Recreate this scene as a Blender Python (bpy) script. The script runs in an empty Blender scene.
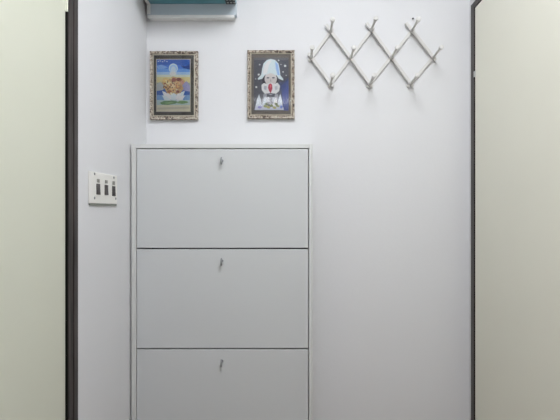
import bpy, bmesh, math, random
from mathutils import Vector, Matrix
random.seed(4)
S = bpy.context.scene
COL = S.collection
F, CX, CY, CAMZ = 421.0, 300.0, 210.0, 1.25      # lens of a corridor seen straight on
WB, WL, WR = 1.665, -0.607, 0.670                # back / left / right wall planes
REAR, CEIL = -2.6, 2.7

def at(px, py, Y):
    return Vector(((px - CX) * Y / F, Y, CAMZ + (CY - py) * Y / F))

# ------------------------------------------------------------- materials
def lin(c):
    return tuple(((v/255) / 12.92 if v <= 10 else (((v/255) + 0.055) / 1.055) ** 2.4) for v in c)
MATS = {}
def mat(name, rgb, rough=0.5, metal=0.0, bump=0.0, bscale=200, var=0.0, vscale=6, emit=None, estr=0, spec=0.5):
    if name in MATS: return MATS[name]
    m = bpy.data.materials.new(name); m.use_nodes = True
    nt = m.node_tree; b = nt.nodes['Principled BSDF']
    c = (*lin(rgb), 1)
    b.inputs['Base Color'].default_value = c
    b.inputs['Roughness'].default_value = rough
    b.inputs['Metallic'].default_value = metal
    b.inputs['Specular IOR Level'].default_value = spec
    if var or bump:
        tc = nt.nodes.new('ShaderNodeTexCoord')
    if var:
        n = nt.nodes.new('ShaderNodeTexNoise'); n.inputs['Scale'].default_value = vscale
        n.inputs['Detail'].default_value = 4
        r = nt.nodes.new('ShaderNodeValToRGB')
        r.color_ramp.elements[0].position = .3; r.color_ramp.elements[1].position = .7
        r.color_ramp.elements[0].color = tuple(v * (1 - var) for v in c[:3]) + (1,)
        r.color_ramp.elements[1].color = tuple(min(1, v * (1 + var)) for v in c[:3]) + (1,)
        nt.links.new(tc.outputs['Object'], n.inputs['Vector'])
        nt.links.new(n.outputs['Fac'], r.inputs['Fac'])
        nt.links.new(r.outputs['Color'], b.inputs['Base Color'])
    if bump:
        n2 = nt.nodes.new('ShaderNodeTexNoise'); n2.inputs['Scale'].default_value = bscale
        bp = nt.nodes.new('ShaderNodeBump'); bp.inputs['Strength'].default_value = bump
        bp.inputs['Distance'].default_value = .002
        nt.links.new(tc.outputs['Object'], n2.inputs['Vector'])
        nt.links.new(n2.outputs['Fac'], bp.inputs['Height'])
        nt.links.new(bp.outputs['Normal'], b.inputs['Normal'])
    if emit:
        b.inputs['Emission Color'].default_value = (*lin(emit), 1)
        b.inputs['Emission Strength'].default_value = estr
    MATS[name] = m
    return m

def mottled(name, cols, scale):
    m = bpy.data.materials.new(name); m.use_nodes = True
    nt = m.node_tree; b = nt.nodes['Principled BSDF']; b.inputs['Roughness'].default_value = .45
    tc = nt.nodes.new('ShaderNodeTexCoord')
    n = nt.nodes.new('ShaderNodeTexNoise'); n.inputs['Scale'].default_value = scale; n.inputs['Detail'].default_value = 3
    r = nt.nodes.new('ShaderNodeValToRGB')
    pos = [.36, .46, .54, .62]
    while len(r.color_ramp.elements) < len(cols): r.color_ramp.elements.new(.5)
    for e, p, c in zip(r.color_ramp.elements, pos, cols): e.position = p; e.color = (*lin(c), 1)
    nt.links.new(tc.outputs['Object'], n.inputs['Vector']); nt.links.new(n.outputs['Fac'], r.inputs['Fac'])
    nt.links.new(r.outputs['Color'], b.inputs['Base Color'])
    return m

def wood(name, c1, c2, rough=.45):
    m = bpy.data.materials.new(name); m.use_nodes = True
    nt = m.node_tree; b = nt.nodes['Principled BSDF']; b.inputs['Roughness'].default_value = rough
    tc = nt.nodes.new('ShaderNodeTexCoord'); mp = nt.nodes.new('ShaderNodeMapping')
    mp.inputs['Scale'].default_value = (60, 60, 2.5)
    n = nt.nodes.new('ShaderNodeTexNoise'); n.inputs['Scale'].default_value = 2; n.inputs['Detail'].default_value = 5
    r = nt.nodes.new('ShaderNodeValToRGB')
    r.color_ramp.elements[0].position = .35; r.color_ramp.elements[0].color = (*lin(c1), 1)
    r.color_ramp.elements[1].position = .7; r.color_ramp.elements[1].color = (*lin(c2), 1)
    nt.links.new(tc.outputs['Object'], mp.inputs['Vector']); nt.links.new(mp.outputs['Vector'], n.inputs['Vector'])
    nt.links.new(n.outputs['Fac'], r.inputs['Fac']); nt.links.new(r.outputs['Color'], b.inputs['Base Color'])
    return m

def glass(name):
    m = bpy.data.materials.new(name); m.use_nodes = True
    nt = m.node_tree; nt.nodes.remove(nt.nodes['Principled BSDF'])
    out = nt.nodes['Material Output']
    t = nt.nodes.new('ShaderNodeBsdfTransparent'); g = nt.nodes.new('ShaderNodeBsdfGlossy')
    g.inputs['Roughness'].default_value = .085
    fr = nt.nodes.new('ShaderNodeFresnel'); fr.inputs['IOR'].default_value = 1.5
    mx = nt.nodes.new('ShaderNodeMixShader')
    nt.links.new(fr.outputs[0], mx.inputs[0]); nt.links.new(t.outputs[0], mx.inputs[1])
    nt.links.new(g.outputs[0], mx.inputs[2]); nt.links.new(mx.outputs[0], out.inputs['Surface'])
    return m

M_WALL = mat('wall_paint', (217, 217, 218), .75, bump=.12, bscale=90, spec=.25)
M_CEIL = mat('ceiling_paint', (235, 235, 235), .8)
M_FLOOR = mat('floor_tile', (132, 104, 80), .35, var=.12, vscale=3)
M_CAB = mat('cabinet_laminate', (199, 201, 201), .42, bump=.03, bscale=300)
M_EDGE = mat('cabinet_edge_band', (205, 206, 203), .4)
M_INSIDE = mat('cabinet_inside', (60, 60, 60), .7)
M_CREAM = mat('cream_door_laminate', (210, 211, 194), .38, var=.02, vscale=2)  # left door's cream, darkened in colour to offset the nearer lamp
M_CREAM2 = mat('cream_laminate_lightened', (229, 227, 212), .38, var=.02, vscale=2)  # right door's cream, lightened in colour to make up for weaker light
M_FRAME = wood('dark_brown_wood', (38, 32, 31), (72, 63, 60))
M_STEEL = mat('brushed_steel', (190, 190, 188), .3, metal=.9)
M_LOCK = mat('lock_metal', (150, 152, 154), .35, metal=.8)
M_KEY = mat('key_metal', (150, 152, 154), .4, metal=.5)
M_PLATE = mat('switch_plastic', (228, 226, 220), .35)
M_ROCK = mat('dark_rocker', (58, 50, 50), .35)
M_GREYR = mat('grey_indicator', (140, 138, 130), .4)
M_RACK = mat('rack_paint', (206, 204, 200), .5)
M_NAIL = mat('dark_nail', (60, 58, 58), .4, metal=.5)
M_PIC = mottled('mottled_frame', [(62, 52, 46), (142, 124, 108), (212, 204, 190), (104, 90, 78)], 110)
M_FILLET = mat('pale_fillet', (206, 198, 180), .4, metal=.15)
M_MAT1 = mat('olive_brown_mat', (50, 45, 33), .7, var=.1, vscale=60)
M_MAT2 = mat('taupe_mat', (116, 108, 98), .7, var=.1, vscale=60)
M_GLASS = glass('picture_glass')
M_BOXB = mat('box_grey', (188, 198, 205), .4)
M_TEAL = mat('box_teal', (88, 140, 152), .3)
M_WHITE = mat('white_plastic', (232, 232, 230), .35)
M_DARK = mat('dark_label', (34, 34, 44), .4)
M_PALE = mat('pale_mark', (170, 170, 165), .4)

# ------------------------------------------------------------- mesh helpers
def box(bm, x0, x1, y0, y1, z0, z1, bev=0.0, mi=0):
    r = bmesh.ops.create_cube(bm, size=1)
    vs = r['verts']
    for v in vs:
        v.co = Vector(((x0+x1)/2 + v.co.x*(x1-x0), (y0+y1)/2 + v.co.y*(y1-y0), (z0+z1)/2 + v.co.z*(z1-z0)))
    fs = set(f for v in vs for f in v.link_faces)
    for f in fs: f.material_index = mi
    if bev:
        es = list(set(e for v in vs for e in v.link_edges))
        bmesh.ops.bevel(bm, geom=es, offset=bev, segments=2, affect='EDGES', profile=.6)

def bar(bm, a, b, w, t, y0):
    """flat slat in the wall plane from a to b (Vectors), width w, from y0 to y0-t"""
    d = (b - a).normalized(); n = Vector((-d.z, 0, d.x)) * (w / 2)
    vs = []
    for y in (y0, y0 - t):
        for p, s in ((a, -1), (b, -1), (b, 1), (a, 1)):
            q = p + n * s; vs.append(bm.verts.new((q.x, y, q.z)))
    fs = [vs[:4], vs[4:][::-1]]
    for i in range(4): fs.append([vs[i], vs[(i+1) % 4], vs[(i+1) % 4 + 4], vs[i+4]])
    for f in fs: bm.faces.new(f)
    bmesh.ops.recalc_face_normals(bm, faces=bm.faces[:])
    bmesh.ops.bevel(bm, geom=bm.edges[:], offset=.0012, segments=2, affect='EDGES')

def lathe(bm, prof, org, axis, n=18):
    """prof: list of (distance along axis, radius)"""
    axis = Vector(axis).normalized()
    q = Vector((0, 0, 1)).rotation_difference(axis)
    rings = []
    for d, r in prof:
        rings.append([bm.verts.new(org + q @ Vector((r*math.cos(2*math.pi*k/n), r*math.sin(2*math.pi*k/n), d))) for k in range(n)])
    for a, b in zip(rings, rings[1:]):
        for k in range(n): bm.faces.new((a[k], a[(k+1) % n], b[(k+1) % n], b[k]))
    bm.faces.new(rings[0][::-1]); bm.faces.new(rings[-1])
    bmesh.ops.recalc_face_normals(bm, faces=bm.faces[:])

def prism(bm, pts, off):
    """extrude a planar polygon (Vectors) by the vector off"""
    a = [bm.verts.new(p) for p in pts]; b = [bm.verts.new(p + off) for p in pts]
    bm.faces.new(a); bm.faces.new(b[::-1])
    for i in range(len(a)):
        j = (i+1) % len(a); bm.faces.new((a[i], b[i], b[j], a[j]))
    bmesh.ops.recalc_face_normals(bm, faces=bm.faces[:])

def origin_of(o):
    v = Vector((0, 0, 0))
    while o is not None: v += o.location; o = o.parent
    return v

def obj(name, bm, mats, parent=None, loc=None, smooth=False):
    """link bm (in world coordinates) as one mesh object"""
    me = bpy.data.meshes.new(name)
    base = Vector(loc) if loc is not None else origin_of(parent)
    bmesh.ops.translate(bm, verts=bm.verts[:], vec=-base)
    bm.to_mesh(me); bm.free()
    for m in (mats if isinstance(mats, (list, tuple)) else [mats]): me.materials.append(m)
    if smooth:
        for p in me.polygons: p.use_smooth = True
        try: me.set_sharp_from_angle(angle=math.radians(40))
        except Exception: pass
    o = bpy.data.objects.new(name, me); COL.objects.link(o)
    o.parent = parent
    if loc is not None: o.location = loc
    return o

def thing(name, label, cat, loc, group=None):
    o = bpy.data.objects.new(name, None); o.empty_display_size = .05
    o.location = loc; COL.objects.link(o)
    o['label'] = label; o['category'] = cat
    if group: o['group'] = group
    return o

def struct(name, bm, m, label=None, loc=None):
    o = obj(name, bm, m, loc=loc); o['kind'] = 'structure'
    if label: o['label'] = label
    return o
B = bmesh.new

# ------------------------------------------------------------- room shell
T = .12
LY0, LY1, LTOP = .315, 1.136, 2.052              # left door frame, outer
RY0, RY1, RTOP = .720, 1.637, 2.045              # right door frame, outer
def wall_with_door(x0, x1, dy0, dy1, dz):
    bm = B()
    box(bm, x0, x1, REAR, dy0, 0, CEIL); box(bm, x0, x1, dy1, WB + T, 0, CEIL); box(bm, x0, x1, dy0, dy1, dz, CEIL)
    return bm
struct('wall_left', wall_with_door(WL - T, WL, LY0, LY1, LTOP), M_WALL, 'white painted wall with the switch plate')
struct('wall_right', wall_with_door(WR, WR + T, RY0, RY1, RTOP), M_WALL, 'white painted wall holding the right cream door')
bm = B(); box(bm, WL, WR, WB, WB + T, 0, CEIL); struct('wall_back', bm, M_WALL, 'white painted end wall behind the shoe cabinet')
bm = B(); box(bm, WL - T, WR + T, REAR - T, REAR, 0, CEIL); struct('wall_front', bm, M_WALL)
bm = B(); box(bm, WL - T, WR + T, REAR - T, WB + T, -.1, 0); struct('floor', bm, M_FLOOR)
bm = B(); box(bm, WL - T, WR + T, REAR - T, WB + T, CEIL, CEIL + .1); struct('ceiling', bm, M_CEIL)

# left door: leaf, stepped dark frame, hinge
def door(name, side, leafx, y0, y1, ztop, fw0, fw1, hw, facex, hinge, label):
    """side -1: on the left wall, +1: on the right wall.  frame outer y0..y1 / ztop; fw1 width of the far jamb"""
    gap = .0050 if side < 0 else .0035
    wallx = WL if side < 0 else WR
    bm = B()
    xs = sorted((leafx, leafx + side*.036))
    box(bm, xs[0], xs[1], y0 + fw0 + gap, y1 - fw1 - gap, .006, ztop - hw - gap, .0012)
    leaf = struct(name, bm, M_CREAM if side < 0 else M_CREAM2, label, loc=(leafx + side*.018, (y0+y1)/2, 0))
    bm = B()
    deep = wallx + side * T
    for (a, b, c, d) in ((y0, y0 + fw0, 0, ztop), (y1 - fw1, y1, 0, ztop), (y0 + fw0, y1 - fw1, ztop - hw, ztop)):
        xx = sorted((facex, deep)); box(bm, xx[0], xx[1], a, b, c, d, .001)
    # rebate strip behind the leaf
    rx = sorted((leafx + side*.040, leafx + side*.055))
    box(bm, rx[0], rx[1], y1 - fw1 - .014, y1 - fw1 + .001, 0, ztop - hw + .001)
    box(bm, rx[0], rx[1], y0 + fw0 - .001, y0 + fw0 + .014, 0, ztop - hw + .001)
    box(bm, rx[0], rx[1], y0 + fw0, y1 - fw1, ztop - hw - .014, ztop - hw + .001)
    if side < 0:   # raised outer moulding
        xx = sorted((facex + .0025, facex - .002)); box(bm, xx[0], xx[1], y1 - .020, y1, 0, ztop, .001)
    obj('door_frame', bm, M_FRAME, leaf)
    bm = B(); xx = sorted((facex + side*.0015, leafx + side*.034))
    box(bm, xx[0], xx[1], y1 - fw1 - .003, y1 - fw1 + .0002, 0, ztop - hw)
    obj('gap_shade_strip', bm, mat('gap_shade_black', (16, 15, 14), .8, spec=.2), leaf)  # black strip added to paint the shade in the gap beside the leaf
    for z0, z1 in hinge:
        bm = B()
        hy = y1 - fw1 - gap/2
        xx = sorted((leafx - side*.0015, leafx + side*.02))
        box(bm, xx[0], xx[1], hy - .006, hy + .004, z0, z1, .0008)
        lathe(bm, [(0, .0035), (z1 - z0, .0035)], Vector((leafx - side*.002, hy, z0)), (0, 0, 1), 12)
        obj('hinge', bm, M_STEEL if side > 0 else M_CREAM, leaf)
    return leaf
ld = door('door_1', -1, -.607, LY0, LY1, LTOP, .042, .042, .042, -.601,
     [(1.764, 1.870), (.25, .35)], 'cream door at the left edge with a wide dark frame')
rd = door('door_2', 1, .667, RY0, RY1, RTOP, .030, .030, .022, .664,
     [(1.757, 1.778), (.25, .271)], 'cream door at the right edge with a thin dark frame')
# lever handles on the near side of the leaves (outside the photograph)
for leaf, side, lx, hy in ((ld, -1, -.607, LY0 + .11), (rd, 1, .667, RY0 + .10)):
    bm = B()
    lathe(bm, [(0, .024), (.006, .024), (.008, .010), (.045, .009)], Vector((lx, hy, 1.0)), (-side, 0, 0), 20)
    x0, x1 = sorted((lx - side*.036, lx - side*.048)); box(bm, x0, x1, hy - .009, hy + .12, .991, 1.009, .004)
    obj('door_handle', bm, M_STEEL, leaf, smooth=True)

# ------------------------------------------------------------- shoe cabinet
CF = 1.5
X0, X1 = at(131.3, 0, CF).x, at(312.6, 0, CF).x
ZT = at(0, 144.0, CF).z
XI0, XI1 = at(136.1, 0, CF).x, at(308.9, 0, CF).x
ZD = at(0, 148.2, CF).z
PITCH = 100.3 * CF / F
ND = 4
cab = thing('shoe_cabinet', 'tall pale grey shoe cabinet with stacked tip-out doors against the end wall', 'cabinet', ((X0+X1)/2, 1.58, 0))
bm = B(); box(bm, X0, XI0, CF, WB - .001, 0, ZT, .001); obj('side_panel', bm, M_EDGE, cab)
bm = B(); box(bm, XI1, X1, CF, WB - .001, 0, ZT, .001); obj('side_panel', bm, M_EDGE, cab)
bm = B(); box(bm, XI0, XI1, CF, WB - .001, ZD, ZT, .001); obj('top_panel', bm, M_EDGE, cab)
bm = B(); box(bm, XI0, XI1, WB - .007, WB - .001, .02, ZD); obj('back_panel', bm, M_INSIDE, cab)
zb = ZD - ND * PITCH
bm = B(); box(bm, XI0, XI1, CF + .012, CF + .028, 0, zb - .002, .001); obj('plinth', bm, M_EDGE, cab)
g = .0022
bm = B(); box(bm, XI0 + .0022, XI1 - .0026, CF + .001, CF + .017, ZD - PITCH + g, ZD - g - .0006, .0012)
d0 = obj('door', bm, M_CAB, cab)
kc = at(222, 160.6, CF)
bm = B(); lathe(bm, [(0, .0050), (.003, .0050), (.0035, .0040), (.005, .0038), (.0055, .002)], Vector((kc.x, CF + .001, kc.z)), (0, -1, 0), 20)
l0 = obj('lock', bm, M_LOCK, d0, smooth=True)
# key: blade into the lock, flat bow with a hole, hanging slightly turned
bm = B()
box(bm, kc.x - .001, kc.x + .001, CF - .010, CF - .003, kc.z - .003, kc.z + .003, .0004)
cy, cz = CF - .0135, kc.z - .002
pts = [Vector((kc.x - .0023, cy + .0062*math.cos(2*math.pi*k/20), cz + .0135*math.sin(2*math.pi*k/20))) for k in range(20)]
prism(bm, pts, Vector((.0046, 0, 0)))
bmesh.ops.remove_doubles(bm, verts=bm.verts[:], dist=.00001)
k0 = obj('key', bm, M_KEY, d0)
ang = [18, -28, 20, 10]
for i in range(1, ND):
    d = d0.copy(); COL.objects.link(d); d.parent = cab; d.location = d0.location + Vector((0, 0, -PITCH * i))
    for ch in (l0, k0):
        c = ch.copy(); COL.objects.link(c); c.parent = d

# ------------------------------------------------------------- wall box
bx0, bx1 = at(147.2, 0, 1.64).x, at(236.2, 0, 1.64).x
zlow, zmid = at(0, 15, 1.64).z, at(0, 4.2, 1.64).z
wb = thing('mounted_box', 'grey and teal box high on the end wall, cut off by photo top', 'box', ((bx0+bx1)/2, WB, zlow))
bm = B(); box(bm, bx0, bx1, 1.64, WB - .0005, zlow, zmid + .30, .0015); obj('back_plate', bm, M_BOXB, wb)
bm = B(); box(bm, bx0 + .012, bx1, 1.495, 1.64, zmid, zmid + .27, .003); obj('casing', bm, M_TEAL, wb)
bm = B()
box(bm, bx0, bx0 + .012, 1.493, 1.64, zmid - .001, zmid + .272, .002)
box(bm, bx0, bx0 + .013, 1.6375, 1.6405, zlow + .003, zmid, .001)
obj('edge_strip', bm, M_WHITE, wb)
bm = B(); box(bm, bx0 + .004, bx1 - .008, 1.6385, WB - .0005, zlow - .0115, zlow + .0002, .001); obj('underside_highlight', bm, M_WHITE, wb)  # white lip added to paint the underside highlight
lx0, lx1 = at(225.5, 0, 1.62).x, at(236, 0, 1.62).x
bm = B(); box(bm, lx0, bx1 - .001, 1.565, 1.636, zmid - .0025, zmid + .002, .0005)
lb = obj('vent_plate', bm, M_DARK, wb)
bm = B()
for i in range(3):
    for j in range(3):
        lathe(bm, [(0, .0042), (.001, .0042)], Vector((lx0 + .009 + .0125*i, 1.578 + .022*j, zmid - .0025)), (0, 0, -1), 12)
obj('marks', bm, M_PALE, lb)

# ------------------------------------------------------------- pictures
def shape(bm, pts, cidx, y):
    vs = [bm.verts.new((p[0], y, p[1])) for p in pts]
    f = bm.faces.new(vs); f.material_index = cidx
    f.normal_update()
    if f.normal.y > 0: f.normal_flip()

class Print:
    def __init__(s, x0, y0, sc, Y): s.x0, s.y0, s.sc, s.Y = x0, y0, sc, Y; s.bm = B(); s.mats = []; s.n = 0
    def P(s, zx, zy):
        v = at(s.x0 + zx / s.sc, s.y0 + zy / s.sc, s.Y); return (v.x, v.z)
    def poly(s, pts, col):
        col = tuple(min(240, int(v * 1.1)) for v in col)
        nm = 'print_ink_%02x%02x%02x' % col
        m = mat(nm, col, .6, spec=.2)
        if m not in s.mats: s.mats.append(m)
        shape(s.bm, [s.P(*p) for p in pts], s.mats.index(m), s.Y - .000022 * s.n); s.n += 1
    def ell(s, cx, cy, rx, ry, col, rot=0, n=24):
        c, q = math.cos(rot), math.sin(rot)
        s.poly([(cx + rx*math.cos(t)*c - ry*math.sin(t)*q, cy + rx*math.cos(t)*q + ry*math.sin(t)*c)
                for t in [2*math.pi*k/n for k in range(n)]], col)
    def rect(s, a, b, c, d, col): s.poly([(a, b), (c, b), (c, d), (a, d)], col)

YF = 1.648      # front of the mouldings
def picture(label, px, mpx, ipx, m_mat):
    """px outer frame, mpx sight edge of the moulding, ipx the print, in picture corners"""
    a, b = at(px[0], px[3], YF), at(px[2], px[1], YF)
    t = thing('framed_picture', label, 'picture', ((a.x+b.x)/2, WB, a.z), 'framed pictures on the end wall')
    c, d = at(mpx[0], mpx[3], YF), at(mpx[2], mpx[1], YF)
    prof = [(0, WB - .0005), (0, YF + .004), (.2, YF), (.5, YF + .002), (.75, YF + .0005), (1, YF + .006), (1, WB - .0005)]
    def ring(prof, a, b, c, d):
        bm = B(); rows = []
        for u, y in prof:
            l, r = a.x + (c.x-a.x)*u, b.x + (d.x-b.x)*u
            lo, hi = a.z + (c.z-a.z)*u, b.z + (d.z-b.z)*u
            rows.append([bm.verts.new(v) for v in ((l, y, lo), (r, y, lo), (r, y, hi), (l, y, hi))])
        n = len(rows)
        for i in range(n):
            p, q = rows[i], rows[(i+1) % n]
            for k in range(4): bm.faces.new((p[k], p[(k+1) % 4], q[(k+1) % 4], q[k]))
        bmesh.ops.recalc_face_normals(bm, faces=bm.faces[:])
        return bm
    obj('moulding', ring(prof, a, b, c, d), M_PIC, t)
    w = .0036
    c2, d2 = c + Vector((w, 0, w)), d - Vector((w, 0, w))
    obj('fillet', ring([(0, WB - .002), (0, YF + .004), (.5, YF + .003), (1, YF + .006), (1, WB - .002)], c, d, c2, d2), M_FILLET, t)
    bm = B(); box(bm, c.x, d.x, WB - .009, WB - .001, c.z, d.z); obj('mat_board', bm, m_mat, t)
    e, f = at(ipx[0], ipx[3], WB - .0095), at(ipx[2], ipx[1], WB - .0095)
    ww = .0022
    o1, o2 = e - Vector((ww, 0, ww)), f + Vector((ww, 0, ww))
    obj('mat_edge', ring([(0, WB - .008), (0, WB - .0102), (1, WB - .0102), (1, WB - .008)], o1, o2, e, f), M_FILLET if m_mat is M_MAT1 else MATS['taupe_mat'], t)
    bm = B(); box(bm, c2.x - .001, d2.x + .001, WB - .0130, WB - .0122, c2.z - .001, d2.z + .001); obj('glass_pane', bm, M_GLASS, t)
    return t

# --- first picture: seated haloed figure on a white lotus
p1 = picture('framed picture of a haloed golden figure on a white lotus, blue sky',
             (149.3, 50.6, 197.5, 119.4), (152.3, 53.6, 194.4, 115.8), (156.7, 59.5, 190.0, 111.3), M_MAT1)
pr = Print(148, 50, 6, WB - .0096)
pr.rect(52, 57, 252, 368, (60, 110, 190))
for y0, y1, c in ((57, 90, (44, 92, 176)), (90, 112, (60, 112, 196)), (112, 132, (98, 150, 212)), (132, 148, (150, 184, 216)),
                  (148, 162, (196, 204, 190)), (162, 196, (206, 196, 140)), (196, 212, (150, 164, 150)), (212, 240, (76, 110, 170)),
                  (240, 270, (50, 90, 168)), (270, 300, (110, 150, 196)), (300, 330, (170, 190, 190)), (330, 368, (206, 200, 178))):
    pr.rect(52, y0, 252, y1, c)
pr.poly([(52, 96), (80, 88), (120, 104), (90, 114), (60, 116)], (120, 164, 214))
pr.poly([(252, 84), (226, 96), (196, 92), (214, 110), (252, 118)], (36, 70, 140))
for x, y in ((62, 68), (74, 66), (88, 70), (100, 65), (114, 69)): pr.ell(x, y, 4, 3, (190, 204, 224))
pr.poly([(52, 206), (74, 190), (92, 214), (92, 240), (52, 246)], (170, 176, 176))
pr.poly([(252, 214), (232, 186), (208, 206), (196, 240), (252, 250)], (150, 150, 190))
pr.ell(152, 110, 27, 29, (196, 214, 230)); pr.ell(152, 113, 22, 24, (150, 186, 222)); pr.ell(152, 120, 15, 22, (190, 206, 216))
pr.ell(150, 142, 20, 12, (205, 208, 205))
pr.poly([(84, 196), (92, 172), (110, 168), (126, 176), (150, 158), (176, 166), (206, 170), (222, 190), (206, 214), (214, 232), (188, 268), (120, 272), (104, 238), (94, 214)], (190, 160, 112))
pr.ell(108, 184, 20, 13, (214, 190, 124)); pr.ell(122, 196, 13, 12, (228, 206, 160)); pr.ell(156, 180, 14, 12, (150, 84, 66))
pr.ell(186, 178, 16, 11, (120, 66, 56)); pr.ell(176, 200, 16, 12, (206, 176, 126)); pr.ell(146, 212, 20, 15, (224, 196, 150))
pr.ell(120, 226, 15, 12, (196, 160, 108)); pr.ell(186, 222, 17, 13, (176, 132, 96)); pr.ell(152, 240, 20, 14, (214, 180, 128))
pr.ell(130, 250, 13, 9, (170, 112, 80)); pr.ell(176, 250, 14, 9, (150, 96, 74)); pr.ell(206, 196, 10, 14, (198, 150, 130))
pr.poly([(140, 186), (150, 190), (158, 204), (146, 204)], (120, 78, 60)); pr.poly([(110, 206), (122, 210), (118, 220)], (130, 84, 64))
for pts in ([(84, 246), (104, 252), (128, 292), (100, 286)], [(222, 246), (202, 252), (176, 292), (208, 286)],
            [(106, 258), (128, 262), (150, 300), (116, 296)], [(200, 258), (178, 262), (156, 300), (190, 296)],
            [(134, 268), (154, 258), (172, 268), (164, 300), (142, 300)], [(84, 272), (112, 278), (138, 304), (100, 302)],
            [(224, 272), (196, 278), (168, 304), (206, 302)]):
    pr.poly(pts, random.choice([(222, 228, 230), (206, 216, 222), (232, 234, 232)]))
pr.poly([(70, 318), (96, 306), (140, 304), (176, 308), (166, 322), (120, 330), (84, 328)], (92, 130, 84))
pr.poly([(166, 318), (196, 304), (236, 308), (242, 316), (206, 324)], (110, 146, 96))
pr.poly([(98, 318), (140, 310), (158, 316), (124, 324)], (128, 162, 110))
pr.poly([(58, 346), (246, 340), (250, 352), (56, 358)], (188, 184, 164))
rnd = random.Random(11)
for k in range(46):
    a, r = rnd.uniform(0, 6.283), rnd.random() ** .5
    pr.ell(150 + 58*r*math.cos(a), 214 + 48*r*math.sin(a), rnd.uniform(3, 8), rnd.uniform(2, 6),
           rnd.choice([(228, 204, 150), (214, 176, 110), (150, 96, 66), (104, 66, 52), (236, 222, 190), (180, 70, 60), (196, 150, 100), (120, 96, 70)]), rnd.uniform(0, 3))
obj('print', pr.bm, pr.mats, p1)

# --- second picture: pale figure in a white bonnet against a dark sky
p2 = picture('framed picture of a figure in a white bonnet, dark grey sky',
             (247.2, 49.6, 294.6, 118.4), (250.2, 52.6, 291.6, 114.9), (253.8, 57.6, 288.6, 110.6), M_MAT2)
pr = Print(245, 48, 5.83, WB - .0096)
pr.rect(51, 56, 254, 365, (86, 88, 96))
pr.rect(51, 56, 254, 70, (104, 104, 108))
pr.poly([(200, 200), (226, 196), (254, 170), (254, 365), (220, 365)], (76, 84, 114))
pr.poly([(212, 220), (230, 205), (254, 185), (254, 365), (222, 365)], (70, 84, 132))
pr.poly([(216, 260), (254, 220), (254, 365), (226, 365)], (66, 80, 146))
for x, y, r in ((86, 97, 4), (80, 155, 6), (66, 228, 6), (234, 104, 7), (196, 72, 4), (222, 140, 4), (102, 120, 3), (62, 180, 3), (210, 96, 3), (240, 160, 3)):
    pr.ell(x, y, r, r, (206, 208, 206))
pr.ell(148, 190, 48, 44, (60, 58, 66))
pr.ell(150, 180, 36, 40, (206, 200, 198))
pr.poly([(76, 186), (74, 178), (94, 156), (100, 120), (108, 90), (128, 70), (150, 64), (176, 70), (196, 92), (202, 124), (206, 158), (224, 182), (222, 190), (196, 178), (184, 160), (150, 146), (116, 158), (100, 180)], (204, 216, 232))
pr.poly([(112, 104), (130, 78), (150, 70), (156, 74), (140, 100), (128, 150), (108, 156), (104, 140)], (232, 236, 240))
pr.poly([(176, 78), (192, 96), (198, 130), (202, 160), (190, 158), (180, 120)], (150, 180, 220))
pr.ell(134, 174, 8, 4, (84, 84, 100)); pr.ell(166, 174, 8, 4, (84, 84, 100)); pr.poly([(150, 178), (146, 196), (154, 196)], (170, 160, 160))
pr.poly([(96, 216), (110, 204), (128, 210), (148, 204), (170, 210), (190, 202), (204, 220), (200, 250), (180, 268), (150, 262), (116, 268), (98, 246)], (226, 226, 226))
pr.poly([(112, 220), (128, 224), (124, 246), (110, 240)], (176, 178, 186)); pr.poly([(172, 226), (188, 220), (190, 240), (176, 248)], (186, 188, 194))
pr.poly([(138, 214), (148, 206), (158, 214), (160, 236), (150, 264), (140, 250), (134, 232)], (176, 62, 84))
pr.poly([(144, 214), (154, 214), (152, 232), (146, 232)], (214, 110, 120))
pr.poly([(108, 268), (192, 268), (204, 330), (96, 330)], (150, 152, 160))
pr.poly([(126, 264), (150, 276), (176, 264), (170, 290), (150, 284), (130, 290)], (70, 72, 82))
pr.poly([(120, 290), (140, 284), (146, 312), (116, 316)], (206, 208, 212)); pr.poly([(160, 286), (182, 290), (186, 316), (158, 312)], (198, 200, 208))
for pts in ([(56, 360), (70, 300), (82, 268), (92, 300), (104, 360)], [(92, 360), (108, 300), (120, 280), (126, 330), (130, 360)],
            [(186, 360), (196, 296), (206, 266), (216, 306), (222, 360)], [(150, 360), (170, 310), (184, 286), (192, 360)]):
    pr.poly(pts, random.choice([(206, 212, 226), (220, 224, 230), (190, 200, 222)]))
pr.poly([(56, 362), (60, 340), (100, 330), (150, 344), (204, 330), (224, 346), (226, 362)], (200, 204, 216))
for x, y, c in ((118, 340, (142, 146, 92)), (136, 346, (170, 164, 96)), (154, 336, (122, 134, 86)), (172, 348, (176, 170, 110)), (190, 338, (140, 146, 96)), (126, 328, (100, 112, 84)), (182, 326, (110, 122, 88))):
    pr.ell(x, y, 11, 7, c, .3)
pr.ell(86, 346, 12, 7, (150, 150, 200)); pr.ell(212, 344, 8, 10, (120, 140, 200))
obj('print', pr.bm, pr.mats, p2)

# ------------------------------------------------------------- accordion peg rack
YR = WB - .012
TOP = [(330.8, 31.0), (371.6, 29.8), (412.0, 30.4)]
MID = [(311.4, 57.2), (351.0, 57.4), (391.8, 57.4), (433.4, 57.2)]
BOT = [(330.9, 83.4), (370.0, 83.8), (410.8, 83.6)]
W = lambda p: at(p[0], p[1], YR)
rc = W((372, 57))
rack = thing('hanging_peg_rack', 'off-white accordion peg rack of crossed slats on the end wall', 'coat rack', (rc.x, WB, at(0, 88, YR).z))
def slat(p, q, layer, e0, e1):
    a, b = W(p), W(q); d = (b - a).normalized()
    bm = B(); bar(bm, a - d*e0, b + d*e1, .0125, .0075, WB - .0002 - .0078*layer)
    obj('slat', bm, M_RACK, rack)
E = .016
for p, q, e in ((MID[0], BOT[0], .004), (TOP[0], BOT[1], .016), (TOP[1], BOT[2], .018), (TOP[2], MID[3], .022)): slat(p, q, 1, E + e, E)
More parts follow.
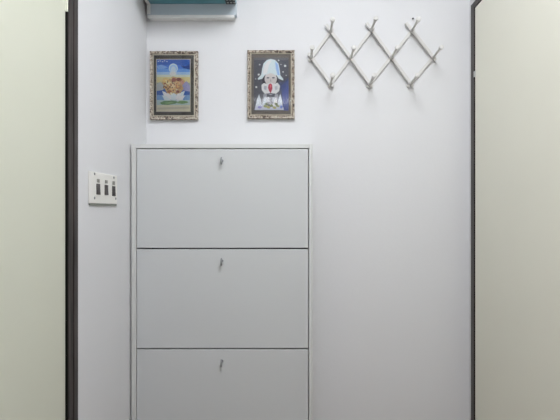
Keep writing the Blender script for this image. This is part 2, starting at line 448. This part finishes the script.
for p, q in ((MID[0], TOP[0]), (BOT[0], TOP[1]), (BOT[1], TOP[2]), (BOT[2], MID[3])): slat(p, q, 0, E, E)
for p in TOP + MID + BOT:
    w = W(p)
    bm = B()
    lathe(bm, [(0, .0042), (.016, .0042), (.0165, .0066), (.020, .0066), (.024, .0045), (.064, .0048), (.084, .0046), (.091, .0060),
               (.098, .0086), (.103, .0094), (.107, .0088), (.1085, .0060)], Vector((w.x, WB - .0004, w.z)), (0, -1, .03), 18)
    obj('peg', bm, M_RACK, rack, smooth=True)

# nail above the rack
n = at(412.9, 18.6, WB - .004)
bm = B(); lathe(bm, [(0, .0016), (.004, .0016), (.0042, .0036), (.0056, .0034), (.006, .002)], Vector((n.x, WB - .0003, n.z)), (0, -1, 0), 14)
o = obj('nail', bm, M_NAIL, loc=(n.x, WB, n.z), smooth=True)
o['label'] = "small dark nail in the wall above the peg rack's right peak"; o['category'] = 'nail'

# ------------------------------------------------------------- switch plate on the left wall
XP = WL + .005
def lw(px, py, x=XP):
    Y = F * -x / (CX - px)
    return Vector((x, Y, CAMZ + (CY - py) * Y / F))
ya, yb = lw(89.6, 0).y, lw(117.2, 0).y
zt, zl = lw(89.6, 170.8).z, lw(89.6, 203.2).z
sw = thing('switch_plate', 'off-white switch plate with three dark rockers on the left wall', 'light switch', (WL, (ya+yb)/2, zl))
bm = B(); box(bm, WL + .0003, XP, ya, yb, zl, zt, .002); obj('plate', bm, M_PLATE, sw)
bm = B(); box(bm, WL + .0003, XP - .0006, ya + .004, yb - .002, zl - .0052, zl + .001, .0008); obj('plate_shadow_strip', bm, mat('plate_shadow_grey', (128, 132, 124), .5), sw)  # grey strip painting the shadow that the plate casts below it
for px, u0, u1, v0, v1 in ((98.1, 179.0, 182.6, 183.8, 194.8), (106.2, 180.2, 183.4, 185.0, 195.2), (113.6, 181.2, 185.0, 186.2, 196.2)):
    c = lw(px, 190); hw = .0105
    bm = B()
    z0, z1 = lw(px, v1).z, lw(px, v0).z
    # tilted rocker
    prism(bm, [Vector((XP - .002, c.y - hw, z0)), Vector((XP + .0028, c.y - hw, z0 + .001)), Vector((XP + .0016, c.y - hw, (z0+z1)/2)),
               Vector((XP + .0014, c.y - hw, z1)), Vector((XP - .002, c.y - hw, z1))], Vector((0, 2*hw, 0)))
    obj('rocker', bm, M_ROCK, sw)
    bm = B()
    z0, z1 = lw(px, u1).z, lw(px, u0).z
    box(bm, XP - .001, XP + .0015, c.y - hw*.75, c.y + hw*.75, z0, z1, .0008); obj('indicator', bm, M_GREYR, sw)
for px, py in ((94.6, 173.9), (113.9, 177.6), (94.6, 198.0), (115.8, 198.6)):
    c = lw(px, py); bm = B()
    lathe(bm, [(0, .0042), (.0008, .0042), (.0014, .0028)], c - Vector((.0003, 0, 0)), (1, 0, 0), 14); obj('screw', bm, M_LOCK, sw)

# ------------------------------------------------------------- lamps of the corridor
LSTR = 20.2
LX, LY = .18, .34
lamp = thing('ceiling_light', 'square white panel light on the ceiling above the corridor', 'ceiling light', (LX, LY, CEIL))
bm = B(); box(bm, LX - .37, LX + .37, LY - .37, LY + .37, CEIL - .028, CEIL - .0005, .004); obj('housing', bm, M_WHITE, lamp)
bm = B(); box(bm, LX - .355, LX + .355, LY - .355, LY + .355, CEIL - .031, CEIL - .027)
obj('diffuser', bm, mat('lamp_diffuser', (240, 240, 240), .5, emit=(247, 250, 255), estr=LSTR), lamp)
tube = thing('tube_light', 'white batten light with a flat diffuser on the ceiling at the rear end', 'tube light', (0, -2.19, CEIL))
bm = B(); box(bm, -.60, .60, -2.215, -2.165, CEIL - .026, CEIL - .0005, .003); obj('batten', bm, M_WHITE, tube)
bm = B(); box(bm, -.585, .585, -2.235, -2.145, CEIL - .045, CEIL - .026, .006)
obj('diffuser', bm, mat('tube_glow', (240, 240, 240), .5, emit=(249, 250, 255), estr=8.0), tube)
for s in (-1, 1):
    x0, x1 = sorted((s*.585, s*.600)); bm = B(); box(bm, x0, x1, -2.238, -2.142, CEIL - .047, CEIL - .02, .003); obj('end_cap', bm, M_WHITE, tube)

w = bpy.data.worlds.new('world'); w.use_nodes = True; S.world = w
w.node_tree.nodes['Background'].inputs['Color'].default_value = (.05, .05, .05, 1)

# ------------------------------------------------------------- camera
cd = bpy.data.cameras.new('camera'); cam = bpy.data.objects.new('camera', cd); COL.objects.link(cam)
cam.location = (0, 0, CAMZ); cam.rotation_euler = (math.pi/2, 0, 0)
cd.sensor_width = 36; cd.lens = 36 * F / 560; cd.shift_x = -(CX - 280) / 560; cd.clip_start = .01
S.camera = cam
S.view_settings.view_transform = 'Standard'; S.view_settings.look = 'None'
S.view_settings.gamma = 1; S.view_settings.use_curve_mapping = False
S.view_settings.exposure = 0.0
